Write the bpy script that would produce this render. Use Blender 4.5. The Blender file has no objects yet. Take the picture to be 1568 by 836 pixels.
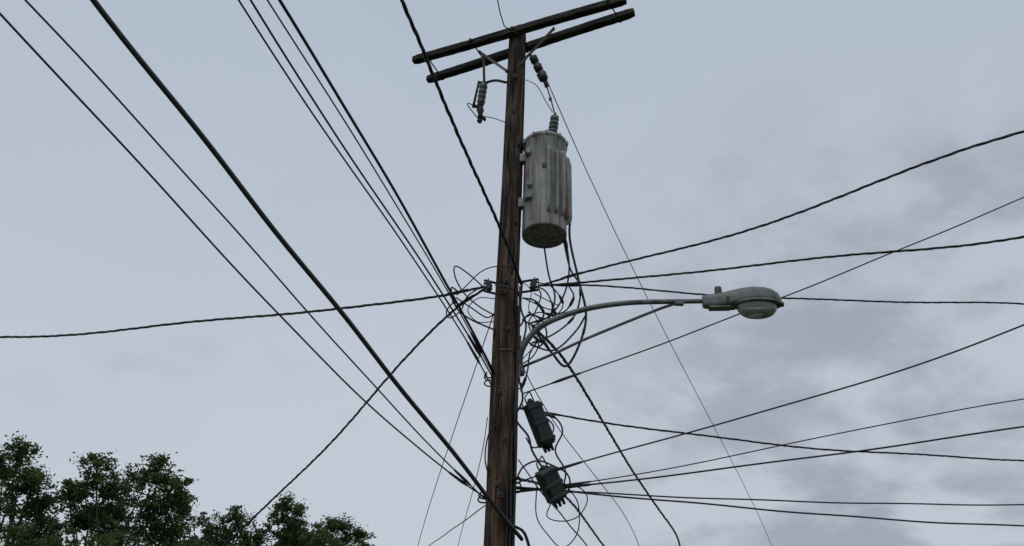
import bpy, math, random
import numpy as np
from mathutils import Vector, Matrix
random.seed(7)
CAMZ=1.6; PT=math.radians(31); TH=math.radians(2.04)
# ------------------------------------------------------------------ world coordinates, centimetres (x,y,z)
def V(s): return [tuple(float(c)/100 for c in q.split(',')) for q in s.split()]
T,C,Sv,PR,GW='telephone_wire','overhead_cable','service_drop_cable','primary_wire','guy_wire'
WIRES=[ # name, radius 1e-4 m, twisted, points, run-on at start, run-on at end
(T,85,0,'-326,316,527 -296,367,508 -272,409,492 -233,476,466 -190,547,440 -138,632,408 -86,709,383 -19,796,359',12,0),
(T,80,0,'-324,325,551 -300,361,536 -273,402,520 -231,469,491 -185,545,459 -128,634,422 -74,717,388 -18,798,356',12,0),
(C,223,0,'-292,337,570 -267,374,550 -237,418,524 -204,466,498 -172,513,472 -139,562,444 -104,614,416 -61,673,383 -17,738,347 20,792,317',12,0),
(T,86,0,'-216,376,621 -188,434,603 -155,505,580 -116,584,555 -82,652,534 -48,722,512 -19,796,486',12,0),
(T,98,0,'-207,376,622 -180,435,603 -149,504,582 -110,588,557 -77,656,537 -47,719,518 -18,791,494',12,0),
(T,75,0,'-194,376,622 -171,424,609 -142,490,589 -112,562,567 -81,630,547 -49,707,524 -18,789,498',12,0),
(C,144,0,'-185,376,622 -161,428,608 -136,486,590 -108,557,569 -78,629,547 -47,705,525 -16,788,498',12,0),
(Sv,201,1,'-108,434,700 -83,503,682 -61,567,666 -31,648,646 -10,708,631 11,778,612',12,0),
(PR,97,0,'-37,732,1078 -25,767,1056 0,780,1055',10,0),
(Sv,178,1,'-693,915,579 -546,891,582 -409,867,588 -277,842,596 -150,819,603 -75,805,607 -33,793,617',15,0),
(Sv,178,1,'-460,1269,378 -375,1177,424 -281,1077,472 -196,970,530 -138,908,561 -94,855,589 -64,817,610 -31,794,615',8,0),
(Sv,152,1,'469,506,638 414,544,635 340,598,628 275,645,623 195,698,620 91,762,625 42,795,624',12,0),
(Sv,155,1,'556,655,624 448,685,621 314,722,620 207,750,622 117,776,619 34,796,621',12,0),
(T,92,0,'679,775,773 517,788,697 336,799,621 174,811,549 95,816,516 17,819,487',12,0),
(Sv,130,1,'684,849,650 526,837,641 350,824,631 221,812,629 112,802,626 34,796,622',12,0),
(T,87,0,'461,581,475 376,626,451 296,664,433 211,704,417 137,738,402 60,774,387 11,798,376',12,0),
(T,66,0,'527,699,453 418,719,436 321,739,417 223,759,399 156,772,387 75,787,374 11,797,367',12,0),
(T,99,0,'528,713,429 419,732,414 322,749,401 190,770,386 88,786,373 11,798,366',12,0),
(Sv,126,1,'670,926,464 510,899,456 378,876,453 253,851,453 128,825,455 44,805,461 14,799,461',12,0),
(T,91,0,'637,905,401 485,880,391 319,852,381 165,824,374 69,806,373 11,796,370',12,0),
(T,105,0,'624,898,374 477,875,370 316,848,369 201,829,369 91,808,372 11,795,371',12,0),
(PR,85,0,'31,803,1017 59,872,1000 203,1164,937 432,1616,841 880,2504,652',0,20),
(C,219,1,'27,796,564 58,858,561 89,920,559 139,1049,545 237,1295,520 387,1673,482',0,20),
(C,174,1,'9,789,380 44,864,393 82,959,401 120,1082,401 171,1257,398',0,20),
(GW,69,0,'16,802,515 59,929,498 123,1089,483 261,1465,439',0,14),
(GW,72,0,'-21,798,579 -50,942,555 -97,1173,515 -173,1578,445',0,10),
(GW,59,0,'-22,805,451 -29,903,443 -47,1077,430 -79,1367,409',0,10),
(T,70,0,'-20,806,353 -58,965,365 -128,1263,389',0,10)]
JUMP='''87:-20,798,579 -38,795,588 -57,789,602 -69,780,619 -70,774,632 -55,779,626 -36,789,614
72:-67,795,603 -55,787,613 -39,775,625 -22,769,630 1,766,628 11,772,613
87:-68,797,601 -50,802,591 -29,809,581 -18,805,587
103:-63,794,605 -74,789,610 -67,797,588 -49,801,574 -18,803,561
87:-36,789,614 -54,796,602 -61,805,588 -74,810,579 -79,806,586 -69,799,598
70:-17,828,918 -37,833,931 -54,839,939
64:10,802,981 27,795,962 40,792,929 50,789,905
119:41,813,690 47,813,648 55,812,615 46,811,581 27,806,566
119:65,806,703 74,809,657 87,810,629 80,813,591 55,812,564 27,806,547
159:75,797,736 74,805,699 85,815,646 95,824,601 89,831,566 71,836,532 52,821,542 31,799,559
119:68,805,703 73,808,654 65,810,614 47,809,585 24,803,572
119:92,796,583 79,804,563 54,813,542 25,807,545
95:23,787,617 42,791,611 51,801,594 43,808,582 21,804,588
80:31,785,620 50,788,615 64,798,598 55,806,586 35,804,588 15,809,581
95:70,787,618 77,794,606 68,802,591 55,805,588 50,797,600
119:13,776,616 12,783,583 19,788,560 13,794,528 12,800,498
95:15,808,485 22,801,507 25,794,529 38,790,544 51,802,533
119:11,780,493 17,784,467 10,787,445 24,789,426 29,791,410 40,793,393
95:14,799,461 36,792,454 54,787,447 62,788,432 54,790,411 65,792,390 63,794,373
95:12,791,377 19,782,389 34,777,395 50,778,391 66,780,383 69,786,371 60,792,359 47,793,355
64:34,783,371 35,800,343 48,810,326 64,817,315 79,808,330 78,792,356 64,782,372
64:62,782,373 81,784,369 88,790,359 79,799,344 62,802,339 46,800,343 51,791,358
80:-15,777,479 -2,775,471 -4,780,442 -18,781,427 -22,786,400 -17,790,380
159:-11,773,348 3,784,332 13,785,328 22,788,323 29,798,308
60:12,772,613 24,780,604 22,792,585 34,800,570 30,806,545 14,800,520
60:-20,795,600 -40,788,596 -52,792,582 -40,800,570 -20,802,572
70:14,790,600 30,786,590 48,790,585 58,800,596 46,806,606 28,796,610
70:14,792,400 26,780,380 40,776,360 56,780,345 70,786,330 84,796,318 96,812,306
110:12,788,560 22,780,572 38,784,566 44,796,552 34,802,540 20,798,546
110:14,784,596 28,778,590 40,786,577 30,796,566 14,794,572
90:30,786,616 36,782,600 30,786,580 22,790,566 30,796,550 46,800,540
90:12,786,530 22,782,545 34,786,538 28,794,524 12,796,512
100:-20,790,616 -10,774,606 2,770,600 12,778,592
90:40,790,452 52,786,436 44,782,418 30,786,412 22,790,424'''
TREES=[((-17.5,27.6),'-1762,2679,944,42 -1791,2721,874,62 -1718,2739,844,44 -1833,2695,918,42 -1810,2786,765,90 -1699,2803,738,62 -1738,2853,655,119'),
((-13.3,26.8),'-1438,2608,868,42 -1479,2643,810,54 -1394,2645,806,50 -1531,2659,783,42 -1211,2599,883,42 -1257,2630,830,58 -1158,2633,825,42 -1143,2657,787,30 -1402,2689,733,80 -1230,2686,739,84 -1504,2708,701,76 -1331,2729,667,103 -1166,2716,687,56'),
((-11.5,32.6),'-1218,3226,810,50 -1118,3206,844,36 -1089,3230,803,54 -1170,3255,763,72 -1251,3269,739,58 -1030,3252,767,36'),
((-9.2,33.3),'-944,3279,916,36 -890,3287,903,26 -976,3310,864,46 -899,3316,854,52 -959,3353,792,74 -860,3353,793,48'),
((-7.3,34.4),'-772,3429,861,34 -706,3425,868,28 -640,3444,835,27 -814,3455,817,54 -712,3458,813,54')]
ARM=V('14,801,508 13,792,523 20,782,538 36,773,553 61,766,564 94,760,573 135,756,579 181,753,581 228,752,583')
BRACE=V('18,798,513 54,789,527 95,777,544 174,758,574 196,753,580')
STRAPS=V('-63,813,1049 -19,792,988 49,755,1040 -9,792,987')
CUT=V('-56,810,1034 -53,820,989 -57,832,951 -56,837,932 -19,801,973')
ARR=V('19,790,1019 39,799,976 42,801,967 53,781,892')
BOX=V('26,777,459 45,786,415'); CLO=V('41,779,387 57,791,358'); SPOOL=V('-29,793,617 28,791,620')
# ---------------------------------------------------------------- mesh tools
def catmull(p,step):
    p=[Vector(q) for q in p]
    if len(p)<3: return [p[0]+(p[1]-p[0])*i/8 for i in range(9)]
    e=[p[0]*2-p[1]]+p+[p[-1]*2-p[-2]]; out=[]
    for i in range(1,len(e)-2):
        a,b,c,d=e[i-1],e[i],e[i+1],e[i+2]; n=max(2,int((c-b).length/step))
        for k in range(n):
            t=k/n; out.append(0.5*((2*b)+(c-a)*t+(2*a-5*b+4*c-d)*t*t+(3*b-a-3*c+d)*t**3))
    out.append(e[-2]); return out
def smoothfit(p,deg):   # catenary-like least squares curve through the survey points
    a=np.array(p); s=np.r_[0,np.cumsum(np.linalg.norm(np.diff(a,axis=0),axis=1))]; s/=s[-1]
    w=np.ones(len(s)); w[0]=w[-1]=12; deg=min(deg,len(p)-1)
    t=np.linspace(0,1,14); return [Vector(q) for q in np.stack([np.polyval(np.polyfit(s,a[:,i],deg,w=w),t) for i in range(3)],1)]
class MB:
    def __init__(s): s.v=[];s.f=[];s.m=[];s.sm=[]
    def face(s,idx,m=0,sm=True): s.f.append(idx);s.m.append(m);s.sm.append(sm)
    def tube(s,pts,r,seg=8,m=0,flat=1.0,cap=True):
        pts=[Vector(p) for p in pts]; n=len(pts); rr=r if isinstance(r,(list,tuple)) else [r]*n
        t0=(pts[1]-pts[0]).normalized(); u=t0.orthogonal().normalized(); base=len(s.v)
        for i,p in enumerate(pts):
            t=(pts[min(i+1,n-1)]-pts[max(i-1,0)])
            if t.length<1e-9: t=t0
            t=t.normalized(); u=(u-t*u.dot(t)).normalized(); w=t.cross(u)
            for k in range(seg):
                a=2*math.pi*k/seg; s.v.append(p+u*math.cos(a)*rr[i]+w*math.sin(a)*rr[i]*flat)
        for i in range(n-1):
            for k in range(seg):
                a=base+i*seg+k; b=base+i*seg+(k+1)%seg; s.face((a,b,b+seg,a+seg),m)
        if cap:
            s.face(tuple(base+k for k in range(seg))[::-1],m,False); s.face(tuple(base+(n-1)*seg+k for k in range(seg)),m,False)
    def lathe(s,p0,p1,prof,seg=24,m=0):
        p0=Vector(p0);p1=Vector(p1); ax=p1-p0; t=ax.normalized(); u=t.orthogonal().normalized(); w=t.cross(u); base=len(s.v)
        for q,r in prof:
            for k in range(seg):
                a=2*math.pi*k/seg; s.v.append(p0+ax*q+(u*math.cos(a)+w*math.sin(a))*max(r,1e-4))
        for i in range(len(prof)-1):
            for k in range(seg):
                a=base+i*seg+k;b=base+i*seg+(k+1)%seg; s.face((a,b,b+seg,a+seg),m,True)
        s.face(tuple(base+k for k in range(seg))[::-1],m,False); s.face(tuple(base+(len(prof)-1)*seg+k for k in range(seg)),m,False)
    def box(s,c,ax,ay,az,m=0,ch=0.12):
        c=Vector(c);ax=Vector(ax);ay=Vector(ay);az=Vector(az); mn=min(ax.length,ay.length,az.length)*ch; ids={}
        for sx in(-1,1):
            for sy in(-1,1):
                for sz in(-1,1):
                    for w in range(3):
                        X=ax*(sx*(1-(0 if w==0 else mn/ax.length))); Y=ay*(sy*(1-(0 if w==1 else mn/ay.length))); Z=az*(sz*(1-(0 if w==2 else mn/az.length)))
                        ids[(sx,sy,sz,w)]=len(s.v); s.v.append(c+X+Y+Z)
        q4=((-1,-1),(1,-1),(1,1),(-1,1))
        for sg in(-1,1):
            s.face(tuple(ids[(sg,a,b,0)] for a,b in q4),m,False); s.face(tuple(ids[(a,sg,b,1)] for a,b in q4),m,False); s.face(tuple(ids[(a,b,sg,2)] for a,b in q4),m,False)
        for a in(-1,1):
            for b in(-1,1):
                s.face((ids[(a,b,-1,0)],ids[(a,b,1,0)],ids[(a,b,1,1)],ids[(a,b,-1,1)]),m,False)
                s.face((ids[(a,-1,b,0)],ids[(a,1,b,0)],ids[(a,1,b,2)],ids[(a,-1,b,2)]),m,False)
                s.face((ids[(-1,a,b,1)],ids[(1,a,b,1)],ids[(1,a,b,2)],ids[(-1,a,b,2)]),m,False)
                for d in(-1,1): s.face(tuple(ids[(a,b,d,w)] for w in range(3)),m,False)
    def done(s,name,mats,parent=None,fix=True):
        me=bpy.data.meshes.new(name); me.from_pydata([tuple(v) for v in s.v],[],s.f)
        for mt in mats: me.materials.append(mt)
        me.polygons.foreach_set('material_index',s.m); me.polygons.foreach_set('use_smooth',s.sm); me.update()
        if fix:
            import bmesh
            bm=bmesh.new();bm.from_mesh(me);bmesh.ops.recalc_face_normals(bm,faces=bm.faces);bm.to_mesh(me);bm.free()
        o=bpy.data.objects.new(name,me); bpy.context.scene.collection.objects.link(o)
        if parent: o.parent=parent
        return o
def empty(name):
    e=bpy.data.objects.new(name,None); bpy.context.scene.collection.objects.link(e); return e
# ---------------------------------------------------------------- materials
def mat(name,rough=0.6,metal=0,spec=0.4):
    m=bpy.data.materials.new(name); m.use_nodes=True; n=m.node_tree.nodes; b=n['Principled BSDF']
    b.inputs['Roughness'].default_value=rough; b.inputs['Metallic'].default_value=metal; b.inputs['Specular IOR Level'].default_value=spec
    return m,n,m.node_tree.links,b
def noise(n,l,scale,detail=4,sc=None,rough=.6,loc=(0,0,0)):
    t=n.new('ShaderNodeTexNoise'); t.inputs['Scale'].default_value=scale; t.inputs['Detail'].default_value=detail; t.inputs['Roughness'].default_value=rough
    tc=n.new('ShaderNodeTexCoord'); mp=n.new('ShaderNodeMapping'); mp.inputs['Location'].default_value=loc
    if sc: mp.inputs['Scale'].default_value=sc
    l.new(tc.outputs['Object'],mp.inputs[0]); l.new(mp.outputs[0],t.inputs['Vector']); return t
def ramp(n,l,src,stops):
    r=n.new('ShaderNodeValToRGB'); l.new(src,r.inputs[0]); e=r.color_ramp.elements
    while len(e)<len(stops): e.new(0.5)
    for x,(p,c) in zip(e,stops): x.position=p; x.color=(c if len(c)==4 else c+(1,))
    return r
def mixc(n,l,f,a,b,mode='MIX'):
    m=n.new('ShaderNodeMix'); m.data_type='RGBA'; m.blend_type=mode
    for s,v in((m.inputs[0],f),(m.inputs[6],a),(m.inputs[7],b)):
        if hasattr(v,'links'): l.new(v,s)
        else: s.default_value=v
    return m.outputs[2]
def bump(n,l,b,h,st,dist=.01):
    bp=n.new('ShaderNodeBump'); bp.inputs['Strength'].default_value=st; bp.inputs['Distance'].default_value=dist
    l.new(h,bp.inputs['Height']); l.new(bp.outputs[0],b.inputs['Normal'])
W1,K0=(1,1,1),(0,0,0)
m,n,l,b=mat('weathered_pole_wood',.88,0,.15)
g1=noise(n,l,26,6,(1,1,.045),.72); c=ramp(n,l,g1.outputs['Fac'],[(.32,(.034,.026,.021)),(.5,(.095,.070,.055)),(.70,(.22,.175,.14))]); col=c.outputs[0]
g2=noise(n,l,7,4,(1,1,.22),.6); k=ramp(n,l,g2.outputs['Fac'],[(.38,(.34,.34,.34)),(.60,(1.2,1.12,1.06))]); col=mixc(n,l,1,col,k.outputs[0],'MULTIPLY')
g3=noise(n,l,34,2,(1,1,.03),.5,(3,1,0)); cr=ramp(n,l,g3.outputs['Fac'],[(.38,(.10,.09,.09)),(.44,W1)]); col=mixc(n,l,.9,col,cr.outputs[0],'MULTIPLY')
vo=n.new('ShaderNodeTexVoronoi'); vo.inputs['Scale'].default_value=3.2; tc=n.new('ShaderNodeTexCoord'); mp=n.new('ShaderNodeMapping'); mp.inputs['Scale'].default_value=(1.6,1.6,.7); l.new(tc.outputs['Object'],mp.inputs[0]); l.new(mp.outputs[0],vo.inputs['Vector'])
kn=ramp(n,l,vo.outputs['Distance'],[(.08,(.15,.12,.11)),(.16,W1)]); col=mixc(n,l,.8,col,kn.outputs[0],'MULTIPLY')
sp=n.new('ShaderNodeSeparateXYZ'); l.new(tc.outputs['Object'],sp.inputs[0]); mrn=n.new('ShaderNodeMapRange'); l.new(sp.outputs[2],mrn.inputs[0]); mrn.inputs[1].default_value=3; mrn.inputs[2].default_value=10.5
agec=ramp(n,l,mrn.outputs[0],[(0,(.90,.78,.71)),(.35,(.95,.89,.84)),(.65,(.88,.86,.83)),(1,(.60,.63,.64))]); col=mixc(n,l,1,col,agec.outputs[0],'MULTIPLY')
l.new(col,b.inputs['Base Color']); bump(n,l,b,mixc(n,l,.5,g1.outputs['Fac'],cr.outputs[0]),1,.03); M_pole=m
m,n,l,b=mat('dark_crossarm_wood',.85,0,.15)
g1=noise(n,l,30,6,(.05,1,1),.7); c=ramp(n,l,g1.outputs['Fac'],[(.3,(.012,.012,.011)),(.52,(.038,.037,.030)),(.72,(.10,.098,.078))])
g2=noise(n,l,4,4,(.5,1,1)); k=ramp(n,l,g2.outputs['Fac'],[(.4,(.5,.5,.5)),(.65,(1.3,1.35,1.15))]); l.new(mixc(n,l,1,c.outputs[0],k.outputs[0],'MULTIPLY'),b.inputs['Base Color']); bump(n,l,b,g1.outputs['Fac'],.9,.02); M_arm=m
def simple(name,c0,c1,scale=20,rough=.6,metal=0,spec=.4,bm=0):
    m,n,l,b=mat(name,rough,metal,spec); t=noise(n,l,scale,5); r=ramp(n,l,t.outputs['Fac'],[(.35,c0),(.68,c1)]); l.new(r.outputs[0],b.inputs['Base Color'])
    if bm: bump(n,l,b,t.outputs['Fac'],bm,.01)
    return m
M_black=simple('black_cable_jacket',(.012,.012,.014),(.028,.028,.031),30,.5,0,.4)
M_alu=simple('weathered_conductor',(.04,.04,.043),(.09,.09,.095),30,.6,0,.3)
M_galv=simple('galvanised_steel',(.10,.105,.108),(.22,.23,.23),9,.55,.35,.4,.1)
M_iron=simple('dark_hardware_steel',(.03,.028,.026),(.09,.08,.07),25,.6,.3)
M_porc=simple('grey_porcelain',(.05,.058,.058),(.12,.13,.13),14,.3,0,.5)
M_poly=simple('dark_polymer_insulator',(.014,.015,.017),(.04,.041,.045),12,.4)
M_plas=simple('black_plastic_box',(.008,.009,.010),(.022,.024,.026),6,.45,0,.35,.1)
M_lbox=simple('grey_box_lid',(.07,.075,.075),(.14,.15,.15),8,.45)
M_green=simple('dark_green_closure',(.014,.018,.018),(.035,.042,.040),8,.5,0,.35,.1)
M_lamp=simple('lamp_grey_paint',(.125,.138,.135),(.235,.25,.245),9,.55,.1,.35,.08)
m,n,l,b=mat('transformer_paint',.5,0,.4); t=noise(n,l,5,5,None,.7)
base=ramp(n,l,t.outputs['Fac'],[(.3,(.215,.22,.215)),(.7,(.37,.38,.37))])
t2=noise(n,l,17,5,(1,1,.05)); s2=ramp(n,l,t2.outputs['Fac'],[(.49,K0),(.60,W1)])
t3=noise(n,l,3.4,3,(1,1,.5)); s3=ramp(n,l,t3.outputs['Fac'],[(.42,K0),(.58,W1)])
msk=mixc(n,l,1,s2.outputs[0],s3.outputs[0],'MULTIPLY')
t4=noise(n,l,13,4,(1,1,.04),.6,(5,5,1)); d4=ramp(n,l,t4.outputs['Fac'],[(.36,(.45,.43,.40)),(.56,W1)])
cc=mixc(n,l,.9,base.outputs[0],d4.outputs[0],'MULTIPLY')
l.new(mixc(n,l,msk,cc,(.15,.072,.036,1)),b.inputs['Base Color']); bump(n,l,b,t.outputs['Fac'],.2,.01); M_tank=m
m,n,l,b=mat('lamp_refractor_glass',.22,0,.6); b.inputs['Transmission Weight'].default_value=.5
t=noise(n,l,6,3); r=ramp(n,l,t.outputs['Fac'],[(.35,(.22,.23,.22)),(.7,(.5,.53,.51))]); l.new(r.outputs[0],b.inputs['Base Color']); M_glass=m
m,n,l,b=mat('oak_leaves',.5,0,.3); t=noise(n,l,1.5,3); t2=noise(n,l,11,2)
r1=ramp(n,l,t.outputs['Fac'],[(.3,(.036,.062,.022)),(.7,(.12,.175,.058))]); r2=ramp(n,l,t2.outputs['Fac'],[(.3,(.6,.6,.6)),(.7,(1.4,1.35,1.2))])
lc=mixc(n,l,1,r1.outputs[0],r2.outputs[0],'MULTIPLY'); l.new(lc,b.inputs['Base Color'])
tr=n.new('ShaderNodeBsdfTranslucent'); l.new(lc,tr.inputs[0]); mx=n.new('ShaderNodeMixShader'); mx.inputs[0].default_value=.42
l.new(b.outputs[0],mx.inputs[1]); l.new(tr.outputs[0],mx.inputs[2]); l.new(mx.outputs[0],n['Material Output'].inputs[0]); M_leaf=m
M_bark=simple('oak_bark',(.03,.025,.02),(.08,.068,.055),12,.9,0,.1,.6)
M_grass=simple('grass_ground',(.03,.045,.015),(.075,.095,.035),1.5,.95,0,.1,.3)
M_road=simple('asphalt',(.04,.04,.042),(.065,.064,.062),8,.9,0,.2,.3)
M_conc=simple('concrete',(.25,.245,.23),(.36,.35,.33),5,.9,0,.2,.1)
M_paint=simple('road_paint',(.6,.55,.2),(.75,.68,.3),9,.7)
# ---------------------------------------------------------------- setting
g=MB(); S=1500; N=40
for i in range(N+1):
    for k in range(N+1): g.v.append((-S+2*S*i/N,-S+2*S*k/N,0))
for i in range(N):
    for k in range(N): a=i*(N+1)+k; g.face((a,a+N+1,a+N+2,a+1))
g.done('ground',[M_grass])
g=MB(); g.v+=[(-9.1,-300,.004),(-1.98,-300,.004),(-1.98,300,.004),(-9.1,300,.004)]; g.face((0,1,2,3)); g.done('road',[M_road])
g=MB()
for x in(-5.7,-5.4): b0=len(g.v); g.v+=[(x-.05,-300,.008),(x+.05,-300,.008),(x+.05,300,.008),(x-.05,300,.008)]; g.face((b0,b0+1,b0+2,b0+3))
g.done('road_marking',[M_paint])
g=MB(); g.box((-1.9,0,.065),(.08,0,0),(0,300,0),(0,0,.067),0,.1); g.box((-1.05,0,.05),(.76,0,0),(0,300,0),(0,0,.06),0,.05); g.done('sidewalk',[M_conc])
# ---------------------------------------------------------------- pole
PX,PY=-.048,8.0
pole=empty('utility_pole')
g=MB(); seg=56; H=10.84; R=150
for i in range(R+1):
    z=H*i/R-.02; r=.157-.024*z/H
    for k in range(seg):
        a=2*math.pi*k/seg
        rr=r*(1+.016*math.sin(3*a+z*.7)+.012*math.sin(7*a+z*1.9)+.014*(random.random()-.5)+.012*math.sin(z*3.1+a)*math.sin(z*1.3))
        for ca,zc,hl in((4.5,4.2,1.3),(5.1,6.6,1.6),(4.2,8.3,1.0),(5.5,3.3,.9),(4.75,9.6,.9),(3.7,5.6,1.4),(5.9,8.9,1.2)):
            da=(a-ca-.05*math.sin(z*2))
            if abs(da)<.06 and abs(z-zc)<hl: rr-=.02*(1-abs(z-zc)/hl)
        if i==R: rr*=.9
        g.v.append((PX+math.cos(a)*rr+.007*math.sin(z*.9),PY+math.sin(a)*rr,z))
for i in range(R):
    for k in range(seg):
        a=i*seg+k;b_=i*seg+(k+1)%seg; g.face((a,b_,b_+seg,a+seg))
g.face(tuple(R*seg+k for k in range(seg)),0,False)
g.done('pole_shaft',[M_pole],pole)
def arm(name,a,b_,z,hw=.056,hh=.062):
    a=Vector((a[0],a[1],z));b_=Vector((b_[0],b_[1],z)); dx=(b_-a); Ln=dx.length; g=MB(); NS=40
    for i in range(NS+1):
        x=-Ln/2+Ln*i/NS; e=.012 if i in(0,NS) else 0
        for y_,z_ in((-1,-.8),(-.8,-1),(.8,-1),(1,-.8),(1,.8),(.8,1),(-.8,1),(-1,.8)):
            g.v.append((x,y_*(hw-e)+random.uniform(-.003,.003),z_*(hh-e)+random.uniform(-.003,.003)+.007*math.sin(x*2)))
    for i in range(NS):
        for k in range(8): q=i*8+k; q2=i*8+(k+1)%8; g.face((q,q2,q2+8,q+8),0,False)
    g.face(tuple(range(8)),0,False); g.face(tuple(NS*8+k for k in range(8)),0,False)
    o=g.done(name,[M_arm],pole); o.location=(a+b_)/2; o.rotation_euler=(0,0,math.atan2(dx.y,dx.x)); return a,b_
a1=arm('crossarm_near',(-1.71,8.48),(1.52,7.16),10.62)
a2=arm('crossarm_far',(-1.51,8.87),(1.67,7.36),10.6)
hw=MB()
def mid(pair,t): return pair[0].lerp(pair[1],t)
for t in(.07,.3,.5,.93):
    p,q=mid(a1,t),mid(a2,t); dd=(q-p).normalized(); hw.tube([p-dd*.1,q+dd*.1],.011,8)
    hw.lathe(p-dd*.085,p-dd*.06,[(0,.03),(1,.03)],6); hw.lathe(q+dd*.06,q+dd*.085,[(0,.03),(1,.03)],6)
A=[Vector(p) for p in STRAPS]
def strap(g,p,q,w=.022,t=.005):
    d=(q-p); u=d.normalized().cross(Vector((0,-1,0))).normalized(); v=d.normalized().cross(u); g.box((p+q)/2,d/2,u*w,v*t,0,.2)
strap(hw,A[0],A[1]); strap(hw,A[2],A[3])
for p in A: hw.lathe(p+Vector((0,-.02,0)),p+Vector((0,.03,0)),[(0,.018),(1,.018)],8)
for z,az in((6.2,265),(6.05,250),(5.55,280),(7.1,300),(8.4,300),(4.75,255),(4.2,285),(3.72,262),(3.6,275),(3.5,240),(9.7,265)):
    a=math.radians(az); d=Vector((math.cos(a),math.sin(a),0)); tn=Vector((-d.y,d.x,0)); c0=Vector((PX,PY,z))+d*.145
    hw.box(c0+d*.008,tn*.028,Vector((0,0,.028)),d*.006,0,.2); hw.lathe(c0,c0+d*.05,[(0,.012),(1,.012)],8)
hw.lathe((PX,PY,5.26),(PX,PY,5.29),[(0,.150),(1,.150)],40)
for z,az in((4.86,190),(4.94,185),(4.98,178),(3.58,195),(3.55,180),(3.76,350),(3.67,2),(3.70,-12),(4.61,0),(4.87,10)):   # drop hooks
    a=math.radians(az); d=Vector((math.cos(a),math.sin(a),0)); c0=Vector((PX,PY,z))+d*.13
    hw.tube(catmull([c0,c0+d*.07,c0+d*.1+Vector((0,0,.03)),c0+d*.07+Vector((0,-.02,.06))],.02),.009,6)
hw.done('pole_hardware',[M_iron],pole)
g=MB(); gp=[]
for i in range(90):
    z=.1+i*.108; aa=math.radians(232+3*math.sin(z*1.7)); rr=.157-.0022*z+.006; gp.append((PX+math.cos(aa)*rr,PY+math.sin(aa)*rr,z))
g.tube(gp,.006,6); g.done('ground_lead',[M_iron],pole)
sp_=empty('secondary_rack'); g=MB()
for c,sgn in((SPOOL[0],-1),(SPOOL[1],1)):
    c=Vector(c); g.lathe(c+Vector((0,0,-.05)),c+Vector((0,0,.05)),[(0,.03),(.2,.045),(.4,.028),(.6,.028),(.8,.045),(1,.03)],16,1)
    g.tube([c+Vector((0,0,-.1)),c+Vector((0,0,.1))],.009,8,0)
    g.box(c+Vector((sgn*.05,0,0)),(.006,0,0),(0,.022,0),(0,0,.07),0,.2)
    c2=c+Vector((sgn*-.02,-.1,-.09)); g.lathe(c2+Vector((0,0,-.03)),c2+Vector((0,0,.05)),[(0,.03),(.3,.04),(.5,.025),(.7,.04),(1,.03)],14,1)
    for dz in(-.076,.076):
        q=Vector((PX+sgn*.13,PY,c.z+dz)); e=c+Vector((sgn*.05,0,dz)); g.box((q+e)/2,(e-q)/2,(0,.022,0),(0,0,.006),0,.2)
g.done('rack_and_spools',[M_iron,M_poly],sp_)
g=MB()
for k,(ang,z0,z1,r) in enumerate([(-12,.3,6.2,.014),(-26,.3,5.9,.018),(-2,.3,6.0,.012),(-42,.3,4.3,.013),(-55,.3,3.7,.010)]):
    pts=[]
    for i in range(60):
        z=z0+(z1-z0)*i/59; aa=math.radians(ang+5*math.sin(z*2.1+k)+3*math.sin(z*5+k)); rr=.157-.0022*z+r*1.1; pts.append((PX+math.cos(aa)*rr,PY+math.sin(aa)*rr,z))
    g.tube(pts,r,8)
g.done('riser_cable',[M_black])
# ---------------------------------------------------------------- transformer
tf=empty('pole_transformer'); TX,TY=.402,7.97; z0,z1=6.97,8.50; R0=.292
g=MB()
g.lathe((TX,TY,z0),(TX,TY,z1+.1),[(.012,.0),(0.012,R0-.03),(-.006,R0-.02),(-.006,R0-.002),(.012,R0),(.5,R0),(.88,R0),(.885,R0+.006),(.90,R0+.006),(.905,R0+.02),(.935,R0+.02),(.94,R0),(.97,R0*.8),(1,.05)],64)
g.done('tank',[M_tank],tf)
g=MB()
for az in(6,26,46,66,88):
    a=math.radians(-90+az); d=Vector((math.cos(a),math.sin(a),0)); tn=Vector((-d.y,d.x,0)); c=Vector((TX,TY,0))+d*R0; zt=8.24-(.03 if az in(26,66) else 0); zb=7.14; n2=34; base_=len(g.v); K=11
    for i in range(n2+1):
        t=i/n2; z=zb+(zt-zb)*t; e=min(t,1-t)/.1; dep=.085*(math.sqrt(max(0,1-(1-min(1,e))**2)))
        for k in range(K):
            ph=math.pi*k/(K-1); g.v.append(c+tn*(math.cos(ph)*.028)+d*(max(0,math.sin(ph))**.8*dep-.012)+Vector((0,0,z)))
    for i in range(n2):
        for k in range(K-1): q=base_+i*K+k; g.face((q,q+1,q+1+K,q+K))
g.done('cooling_fins',[M_tank],tf)
g=MB()
for z in(8.18,7.42):
    g.box((.12,TY-.06,z),(.07,0,0),(0,.05,0),(0,0,.07),0,.15); g.box((.16,TY-.19,z+.02),(.035,0,0),(0,.05,0),(0,0,.05),0,.25)
for z in(7.62,7.42): g.lathe((.2,TY-.2,z),(.18,TY-.27,z-.01),[(0,.038),(.4,.042),(.5,.028),(.8,.034),(1,.02)],14,0)
g.box((.40,TY-R0-.008,7.9),(.05,0,0),(0,.004,0),(0,0,.035),1,.2)
for k in range(5):
    a=math.radians(200+k*36); q=Vector((TX+math.cos(a)*(R0+.02),TY+math.sin(a)*(R0+.02),z0+1.63*.92)); g.box(q,(.016,0,0),(0,.016,0),(0,0,.035),0,.3)
g.done('mounting_lugs',[M_tank,M_iron],tf)
g=MB(); bp0,bp1=Vector((.485,7.86,8.49)),Vector((.53,7.84,8.93)); pr=[(0,.05)]
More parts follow.
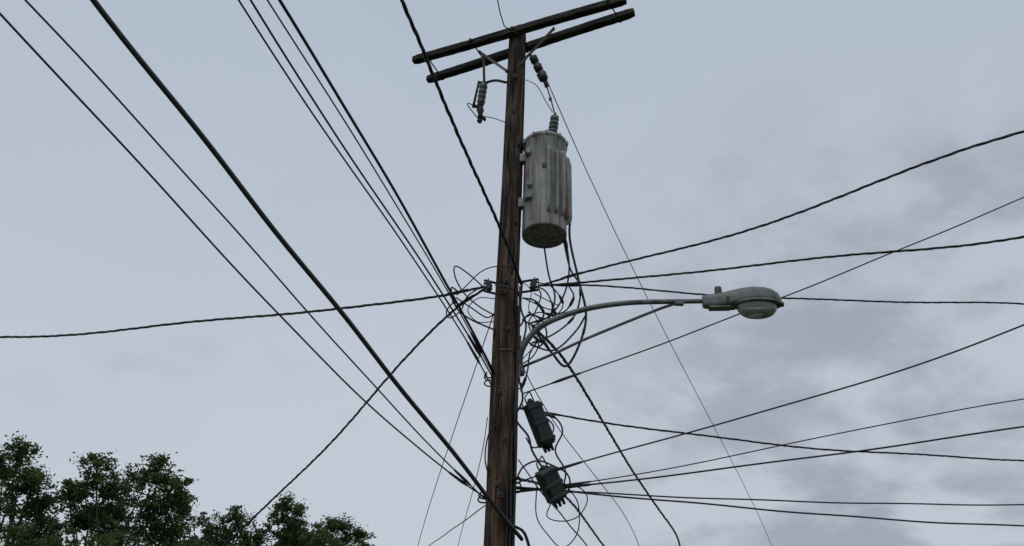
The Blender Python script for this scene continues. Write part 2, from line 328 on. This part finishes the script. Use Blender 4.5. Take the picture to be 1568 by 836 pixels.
for i in range(4):
    t=.14+i*.16; pr+=[(t,.036),(t+.04,.068),(t+.09,.066),(t+.1,.036)]
pr+=[(.8,.045),(.84,.064),(.96,.06),(1,.03)]
g.lathe(bp0,bp1,pr,20); g.tube([bp1,bp1+Vector((.01,0,.06))],.014,8); g.done('high_voltage_bushing',[M_porc],tf)
# ---------------------------------------------------------------- fuse cutout & arrester
c=[Vector(p) for p in CUT]; g=MB()
g.box((c[0]+c[1])/2+Vector((0,0,.04)),(c[1]-c[0])/2,(.02,0,0),(0,.01,0),1,.2)
g.tube(catmull([c[4],c[4].lerp(c[1],.5)+Vector((0,0,.05)),c[1]],.05),.02,8,1)
pr=[(0,.03),(.04,.055)]
for i in range(4):
    t=.10+i*.2; pr+=[(t,.056),(t+.04,.064),(t+.11,.064),(t+.15,.056)]
pr+=[(.93,.05),(1,.03)]
g.lathe(c[1],c[2],pr,18,0)
off=Vector((-.10,-.04,-.02)); g.tube([c[1]+off*.75+Vector((0,0,.02)),c[2]+off*1.05+Vector((0,0,-.03))],.019,10,1)
g.box(c[1]+off*.4,off*.55,(0,.015,0),(0,0,.018),1,.2); g.box(c[2]+off*.5,off*.7,(0,.02,0),(0,0,.022),1,.2)
g.lathe(c[2],c[3],[(0,.045),(.3,.058),(.6,.035),(1,.045)],10,1)
g.lathe(c[3]+Vector((-.02,0,0)),c[3]+Vector((.0,0,-.07)),[(0,.02),(.5,.045),(1,.03)],8,1)
g.lathe(c[3]+Vector((.04,0,.05)),c[3]+Vector((.07,0,-.03)),[(0,.02),(.5,.03),(1,.02)],8,1)
g.tube(catmull([c[2]+off,c[2]+off+Vector((-.07,0,.05)),c[2]+off+Vector((-.09,0,.01)),c[3]+Vector((-.03,0,0))],.03),.008,6,1)
g.done('fuse_cutout',[M_porc,M_iron])
c=[Vector(p) for p in ARR]; g=MB()
g.lathe(c[0],c[1],[(0,.03),(.05,.062),(.25,.062),(.28,.04),(.36,.04),(.38,.066),(.58,.064),(.60,.04),(.68,.04),(.7,.075),(.92,.07),(1,.03)],18,0)
g.tube([c[1],c[2]],.03,10,0); g.tube([Vector((.06,7.95,10.1)),Vector((.12,7.92,10.22)),c[0]],.02,8,1)
g.tube(catmull([c[2],c[2].lerp(c[3],.5)+Vector((0,-.02,0)),c[3]],.05),.011,6,0); q=c[2].lerp(c[3],.45); g.box(q,(.022,0,0),(0,.02,0),(0,0,.025),1,.3)
g.done('surge_arrester',[M_poly,M_iron])
# ---------------------------------------------------------------- street lamp
sl=empty('street_lamp'); armp=catmull(ARM,.05); g=MB(); nA=len(armp); g.tube(armp,[.037-.010*i/nA for i in range(nA)],14)
g.tube(catmull(BRACE,.08),.017,10)
p=Vector(BRACE[-1]); g.box(p,(.05,0,0),(0,.03,0),(0,0,.03),0,.2); q=Vector(ARM[0])
g.box(q+Vector((-.03,0,.15)),(.03,0,0),(0,.07,0),(0,0,.28),0,.15); g.box(q+Vector((0,0,.33)),(.05,0,0),(0,.05,0),(0,0,.035),0,.2)
g.lathe(q+Vector((0,0,-.05)),q+Vector((0,0,.06)),[(0,.05),(1,.05)],14)
g.done('mast_arm',[M_galv],sl)
dirv=Vector((.985,-.17,-.035)).normalized(); e=Vector(ARM[-1])-dirv*.05; side=Vector((-dirv.y,dirv.x,0)).normalized(); up=dirv.cross(side); SL=.95
if up.z<0: up=-up
ST=[(0,.052,.055,-.06),(.012,.060,.064,-.078),(.05,.064,.070,-.086),(.15,.070,.082,-.09),(.26,.082,.098,-.085),(.36,.100,.118,-.072),(.48,.125,.140,-.055),(.6,.14,.148,-.05),(.72,.142,.140,-.05),(.81,.128,.112,-.05),(.88,.095,.07,-.048),(.92,.05,.015,-.044),(.93,.02,-.01,-.035)]
def sect(w,t,b_,K=28):
    o=[]
    for k in range(K):
        a=2*math.pi*k/K; cx=math.copysign(abs(math.cos(a))**.6,math.cos(a))*w; s_=math.sin(a); cz=(abs(s_)**.75)*t if s_>=0 else -(abs(s_)**.35)*(-b_); o.append((cx,cz))
    return o
g=MB(); K=28; sts=[]
for i in range(len(ST)-1):
    for k in range(3): t=k/3; sts.append([ST[i][j]*(1-t)+ST[i+1][j]*t for j in range(4)])
sts.append(ST[-1])
for s_,w,t,b_ in sts:
    for cx,cz in sect(w,t,b_): g.v.append(e+dirv*s_*SL+side*cx+up*cz)
for i in range(len(sts)-1):
    for k in range(K): a=i*K+k;b2=i*K+(k+1)%K; g.face((a,b2,b2+K,a+K))
g.face(tuple(range(K)),0,False); g.face(tuple((len(sts)-1)*K+k for k in range(K)),0,False)
rim=[]
for k in range(40):
    a=2*math.pi*k/40; rim.append(e+dirv*SL*(.645+.275*math.cos(a))+side*(.143*math.sin(a))+up*(-.058))
g.tube(rim+[rim[0],rim[1]],.017,8,0,1,False)
g.box(e+dirv*.19+up*(-.095),dirv*.12,side*.055,up*.01,0,.2); g.box(e+dirv*.33+up*(-.09),dirv*.035,side*.03,up*.02,1,.2)
g.box(e+dirv*.93*SL+up*(-.06),dirv*.02,side*.03,up*.018,1,.2)
g.box(e+dirv*.28+side*-.085+up*(-.02),dirv*.02,side*.01,up*.03,1,.2)
g.done('lamp_head',[M_lamp,M_iron],sl)
g=MB(); pc=e+dirv*.19+up*.07; g.lathe(pc,pc+up*.11,[(0,.05),(.25,.05),(.3,.043),(.9,.043),(1,.036)],20); g.done('photocell',[M_poly],sl)
g=MB(); rows=10; K=48
for i in range(rows+1):
    ph=math.pi/2*i/rows
    for k in range(K):
        a=2*math.pi*k/K; rr=max(math.cos(ph),.001)**.6; fl=1+.018*math.cos(24*a)
        g.v.append(e+dirv*SL*(.635+.238*math.cos(a)*rr*fl)+side*(.125*math.sin(a)*rr*fl)+up*(-.058-.165*math.sin(ph)))
for i in range(rows):
    for k in range(K): a=i*K+k;b2=i*K+(k+1)%K; g.face((a,b2,b2+K,a+K))
g.done('refractor_bowl',[M_glass],sl)
# ---------------------------------------------------------------- boxes
def obox(name,p,q,w,dp,m0,m1):
    p=Vector(p);q=Vector(q); ax=(q-p); u=ax.normalized().cross(Vector((.25,-1,0))).normalized(); v=ax.normalized().cross(u); g=MB(); c=(p+q)/2
    g.box(c,ax/2,u*w,v*dp,0,.25); sgn=-1 if v.y>0 else 1
    g.box(c+v*dp*1.04*sgn,ax*.44,u*w*.82,v*dp*.18,0,.4)
    g.box(c+u*(-w*1.02 if u.x<0 else w*1.02),ax*.46,u*w*.12,v*dp*.7,1,.3)
    for t in(-.38,0,.38): g.box(c+ax*t+v*dp*1.1*sgn,ax.normalized()*.018,u*w*1.05,v*.02,0,.3)
    for t in(-.52,.5): g.lathe(c+ax*t,c+ax*(t+.09*(1 if t>0 else -1)),[(0,.045),(.4,.045),(.5,.028),(1,.022)],12,0)
    for s_ in(-.5,0,.5): g.lathe(q+u*w*s_,q+u*w*s_+ax.normalized()*.07,[(0,.02),(1,.015)],8,0)
    for s_ in(-.5,.5): g.tube(catmull([p+u*w*s_,p+u*w*s_-ax.normalized()*.08,p+Vector((-.02,0,.14))],.03),.008,6,0)
    return g.done(name,[m0,m1])
obox('cable_terminal_box',*BOX,.088,.07,M_plas,M_lbox)
obox('splice_closure',*CLO,.10,.08,M_green,M_plas)
# ---------------------------------------------------------------- wires
def ext(p,e0,e1):   # carry the wire on along its own tangent towards the next support
    if e0:
        d=(p[0]-p[1]).normalized(); st=(p[0]-p[1]).length; k=int(e0/st); p=[p[0]+d*st*(k-i) for i in range(k)]+p
    if e1:
        d=(p[-1]-p[-2]).normalized(); st=(p[-1]-p[-2]).length; k=max(1,int(e1/st)); p=p+[p[-1]+d*st*(i+1) for i in range(k)]
    return p
for name,r,kind,s,e0,e1 in WIRES:
    r*=.93e-4; pts=V(s); n_=len(pts)
    p=ext(smoothfit(pts,5 if n_>=8 and kind else (4 if kind else 3)) if n_>3 else [Vector(q) for q in pts],e0,e1); g=MB()
    if kind==0:
        c=catmull(p,.15); ph=random.random()*9
        c=[q+Vector((0,0,1))*r*.5*math.sin(i*.55+ph) for i,q in enumerate(c)]
        g.tube(c,r,7)
        if name==C: g.tube([q+Vector((.0,0,r*1.1)) for q in c],r*.35,6)
        if name==T and e0:   # wedge clamp near the pole
            a_,b_=c[-3],c[-5]; g.tube([a_,a_.lerp(b_,.3),b_],[r*1.2,r*2.2,r*1.5],6)
        m=M_alu if name in(PR,GW) else M_black
    else:
        c=catmull(p,.04); s_=0; st=[[],[],[]]; ph=random.random()*6
        for i,q in enumerate(c):
            if i: s_+=(q-c[i-1]).length
            t=(c[min(i+1,len(c)-1)]-c[max(i-1,0)]).normalized(); u=t.cross(Vector((0,0,1))).normalized(); w=t.cross(u)
            q=q+w*.010*math.sin(s_*2.3+ph)+u*.008*math.sin(s_*1.7)
            th=s_*2*math.pi/.42+.9*math.sin(s_*1.3)+ph
            for lst,o in zip(st,(0,2.1,4.2)): lst.append(q+(u*math.cos(th+o)+w*math.sin(th+o))*r*.55)
        for k_,f in enumerate((.56,.56,.40)): g.tube(st[k_],r*f,6)
        if e0: k=len(c)-8; g.tube([c[k-5],c[k-3],c[k],c[k+2]],[r*.9,r*1.3,r*1.3,r*.9],7)
        m=M_black
    g.done(name,[m],None,False)
g=MB(); allj=[]
for ln in JUMP.split('\n'):
    r,s=ln.split(':'); c=catmull(V(s),.03); allj.append(c); g.tube(c,float(r)*1.0e-4,6)
rnd=random.Random(5)
for i in range(15):
    c=allj[rnd.choice([3,8,9,10,11,12,13,14,16,18,28,29,30])]; k=rnd.randrange(3,len(c)-5); g.tube([c[k-1],c[k],c[k+2],c[k+3]],[.012,.019,.019,.012],8)
g.done('jumper_wire_bundle',[M_black],None,False)
# ---------------------------------------------------------------- trees
def tree(base,s,seed):
    rn=random.Random(seed); tr=empty('oak_tree'); g=MB(); lf=MB(); bx,by=base
    blobs=[tuple(float(c)/100 for c in q.split(',')) for q in s.split()]
    zs=[b[2] for b in blobs]; cz=min(zs); zt=max(zs); fork=Vector((bx,by,max(2.2,cz-2.0)))
    g.tube(catmull([(bx,by,-.05),(bx+.05,by,fork.z*.5),tuple(fork)],.3),.24,12)
    bl=[(b_,1.35 if b_[2]<zt-.9 else 1.0) for b_ in blobs]
    for i in range(10):
        a=rn.random()*6.28; bl.append(((bx+1.8*math.cos(a),by+1.8*math.sin(a),fork.z+rn.uniform(.2,1.4),.9),.9))
    for i,bb in enumerate(blobs):
        if i%3!=1: bl.append(((bb[0]+rn.uniform(-.4,.4),bb[1]+rn.uniform(.8,1.8),bb[2]-rn.uniform(.3,.7),bb[3]*.85),.9))
    for (x,y,z,r),den in bl:
        c=Vector((x,y,z)); m1=fork.lerp(c,.45)+Vector((rn.uniform(-.3,.3),rn.uniform(-.3,.3),-.1*abs(x-bx)))
        pth=catmull([fork,m1,c],.25); nn=len(pth); g.tube(pth,[.07*(1-.85*i/nn) for i in range(nn)],6)
        for s_ in range(int((8+18*r)*den)):
            v=Vector((rn.gauss(0,1),rn.gauss(0,1),rn.gauss(0,1)+.15)).normalized()*r*rn.uniform(.3,1.4); v.z*=.95; sc=c+v
            g.tube([c+v*.1,c+v*.6+Vector((0,0,-.04)),sc],[.015,.010,.004],4,0,1,False)
            sig=rn.uniform(.06,.16); ea,eb=rn.uniform(.7,1.6),rn.uniform(.45,1)
            for q in range(rn.randint(30,56)):
                o=sc+Vector((rn.gauss(0,1)*ea,rn.gauss(0,1),rn.gauss(0,1)*eb))*sig
                d=Vector((rn.gauss(0,1),rn.gauss(0,1),rn.gauss(-.2,.7))).normalized(); u=d.cross(Vector((rn.gauss(0,1),rn.gauss(0,1),rn.gauss(0,1)))).normalized()
                ln=rn.uniform(.045,.095); wd=ln*.42; b0=len(lf.v)
                lf.v+= [o-d*ln,o+u*wd-d*ln*.1,o+u*wd*.6+d*ln*.6,o+d*ln,o-u*wd*.6+d*ln*.6,o-u*wd-d*ln*.1]
                lf.face((b0,b0+1,b0+2,b0+3,b0+4,b0+5),0,False)
    g.done('trunk_and_limbs',[M_bark],tr,False); lf.done('foliage',[M_leaf],tr,False)
for i,(bs,s) in enumerate(TREES): tree(bs,s,20+i)
# ---------------------------------------------------------------- sky
w=bpy.data.worlds.new('World'); bpy.context.scene.world=w; w.use_nodes=True; n=w.node_tree.nodes; l=w.node_tree.links
bg=n['Background']; bg.inputs[1].default_value=.122
sky=n.new('ShaderNodeTexSky'); sky.sky_type='NISHITA'; sky.sun_disc=False; sky.sun_elevation=math.radians(58); sky.sun_rotation=math.radians(200)
tc=n.new('ShaderNodeTexCoord'); sep=n.new('ShaderNodeSeparateXYZ'); l.new(tc.outputs['Generated'],sep.inputs[0])
def M(op,a,b_=None):
    x=n.new('ShaderNodeMath'); x.operation=op
    for i,v in enumerate((a,b_)):
        if v is None: continue
        if hasattr(v,'links'): l.new(v,x.inputs[i])
        else: x.inputs[i].default_value=v
    return x.outputs[0]
zz=M('ADD',M('MAXIMUM',sep.outputs[2],0.0),.35)
cmb=n.new('ShaderNodeCombineXYZ'); l.new(M('DIVIDE',sep.outputs[0],zz),cmb.inputs[0]); l.new(M('DIVIDE',sep.outputs[1],zz),cmb.inputs[1])
def wn(scale,det,off,ro=.5,dis=0):
    t=n.new('ShaderNodeTexNoise'); mp=n.new('ShaderNodeMapping'); mp.inputs['Location'].default_value=off
    l.new(cmb.outputs[0],mp.inputs[0]); l.new(mp.outputs[0],t.inputs['Vector']); t.inputs['Scale'].default_value=scale; t.inputs['Detail'].default_value=det; t.inputs['Roughness'].default_value=ro; t.inputs['Distortion'].default_value=dis; return t.outputs['Fac']
def mr(v,a,b_,c,d):
    x=n.new('ShaderNodeMapRange'); x.interpolation_type='SMOOTHSTEP'; l.new(v,x.inputs[0])
    for i,q in enumerate((a,b_,c,d)): x.inputs[i+1].default_value=q
    return x.outputs[0]
gr=ramp(n,l,sep.outputs[2],[(0,(4.65,4.95,5.4)),(.35,(4.4,4.8,5.4)),(.8,(3.7,4.25,5.0))])
vd=n.new('ShaderNodeVectorMath'); vd.operation='DOT_PRODUCT'; l.new(tc.outputs['Generated'],vd.inputs[0]); vd.inputs[1].default_value=(.45,.82,.35)
reg=mr(vd.outputs['Value'],.895,.98,0,1)
cl=mr(wn(3.0,8,(3.1,1.7,0),.58,.2),.40,.60,.08,1)
dark=M('ADD',M('MULTIPLY',M('MULTIPLY',cl,reg),.9),M('MULTIPLY',mr(wn(3.6,6,(8,2,0),.52),.58,.76,0,1),.25))
col=mixc(n,l,dark,gr.outputs[0],(2.75,2.95,3.45,1))
light=M('MULTIPLY',mr(wn(.9,5,(1,5,0),.55),.4,.7,0,1),.2)
col=mixc(n,l,light,col,(5.1,5.45,6.0,1))
col=mixc(n,l,.93,sky.outputs[0],col); l.new(col,bg.inputs[0])
sd=bpy.data.lights.new('sun','SUN'); sd.energy=.6; sd.angle=math.radians(20); sd.color=(1,.96,.9)
so=bpy.data.objects.new('sun',sd); bpy.context.scene.collection.objects.link(so)
el=math.radians(58); rot=math.radians(200)
dv=Vector((math.sin(rot)*math.cos(el),math.cos(rot)*math.cos(el),math.sin(el))); so.rotation_euler=dv.to_track_quat('Z','Y').to_euler()
# ---------------------------------------------------------------- camera
cam=bpy.data.cameras.new('camera'); co=bpy.data.objects.new('camera',cam); bpy.context.scene.collection.objects.link(co)
cam.sensor_width=36; cam.lens=26; cam.clip_end=5000; co.location=(0,0,CAMZ)
co.rotation_euler=(Matrix.Rotation(math.radians(90)+PT,3,'X')@Matrix.Rotation(TH,3,'Z')).to_euler()
bpy.context.scene.camera=co
vs=bpy.context.scene.view_settings; vs.view_transform='Standard'; vs.look='None'; vs.exposure=0
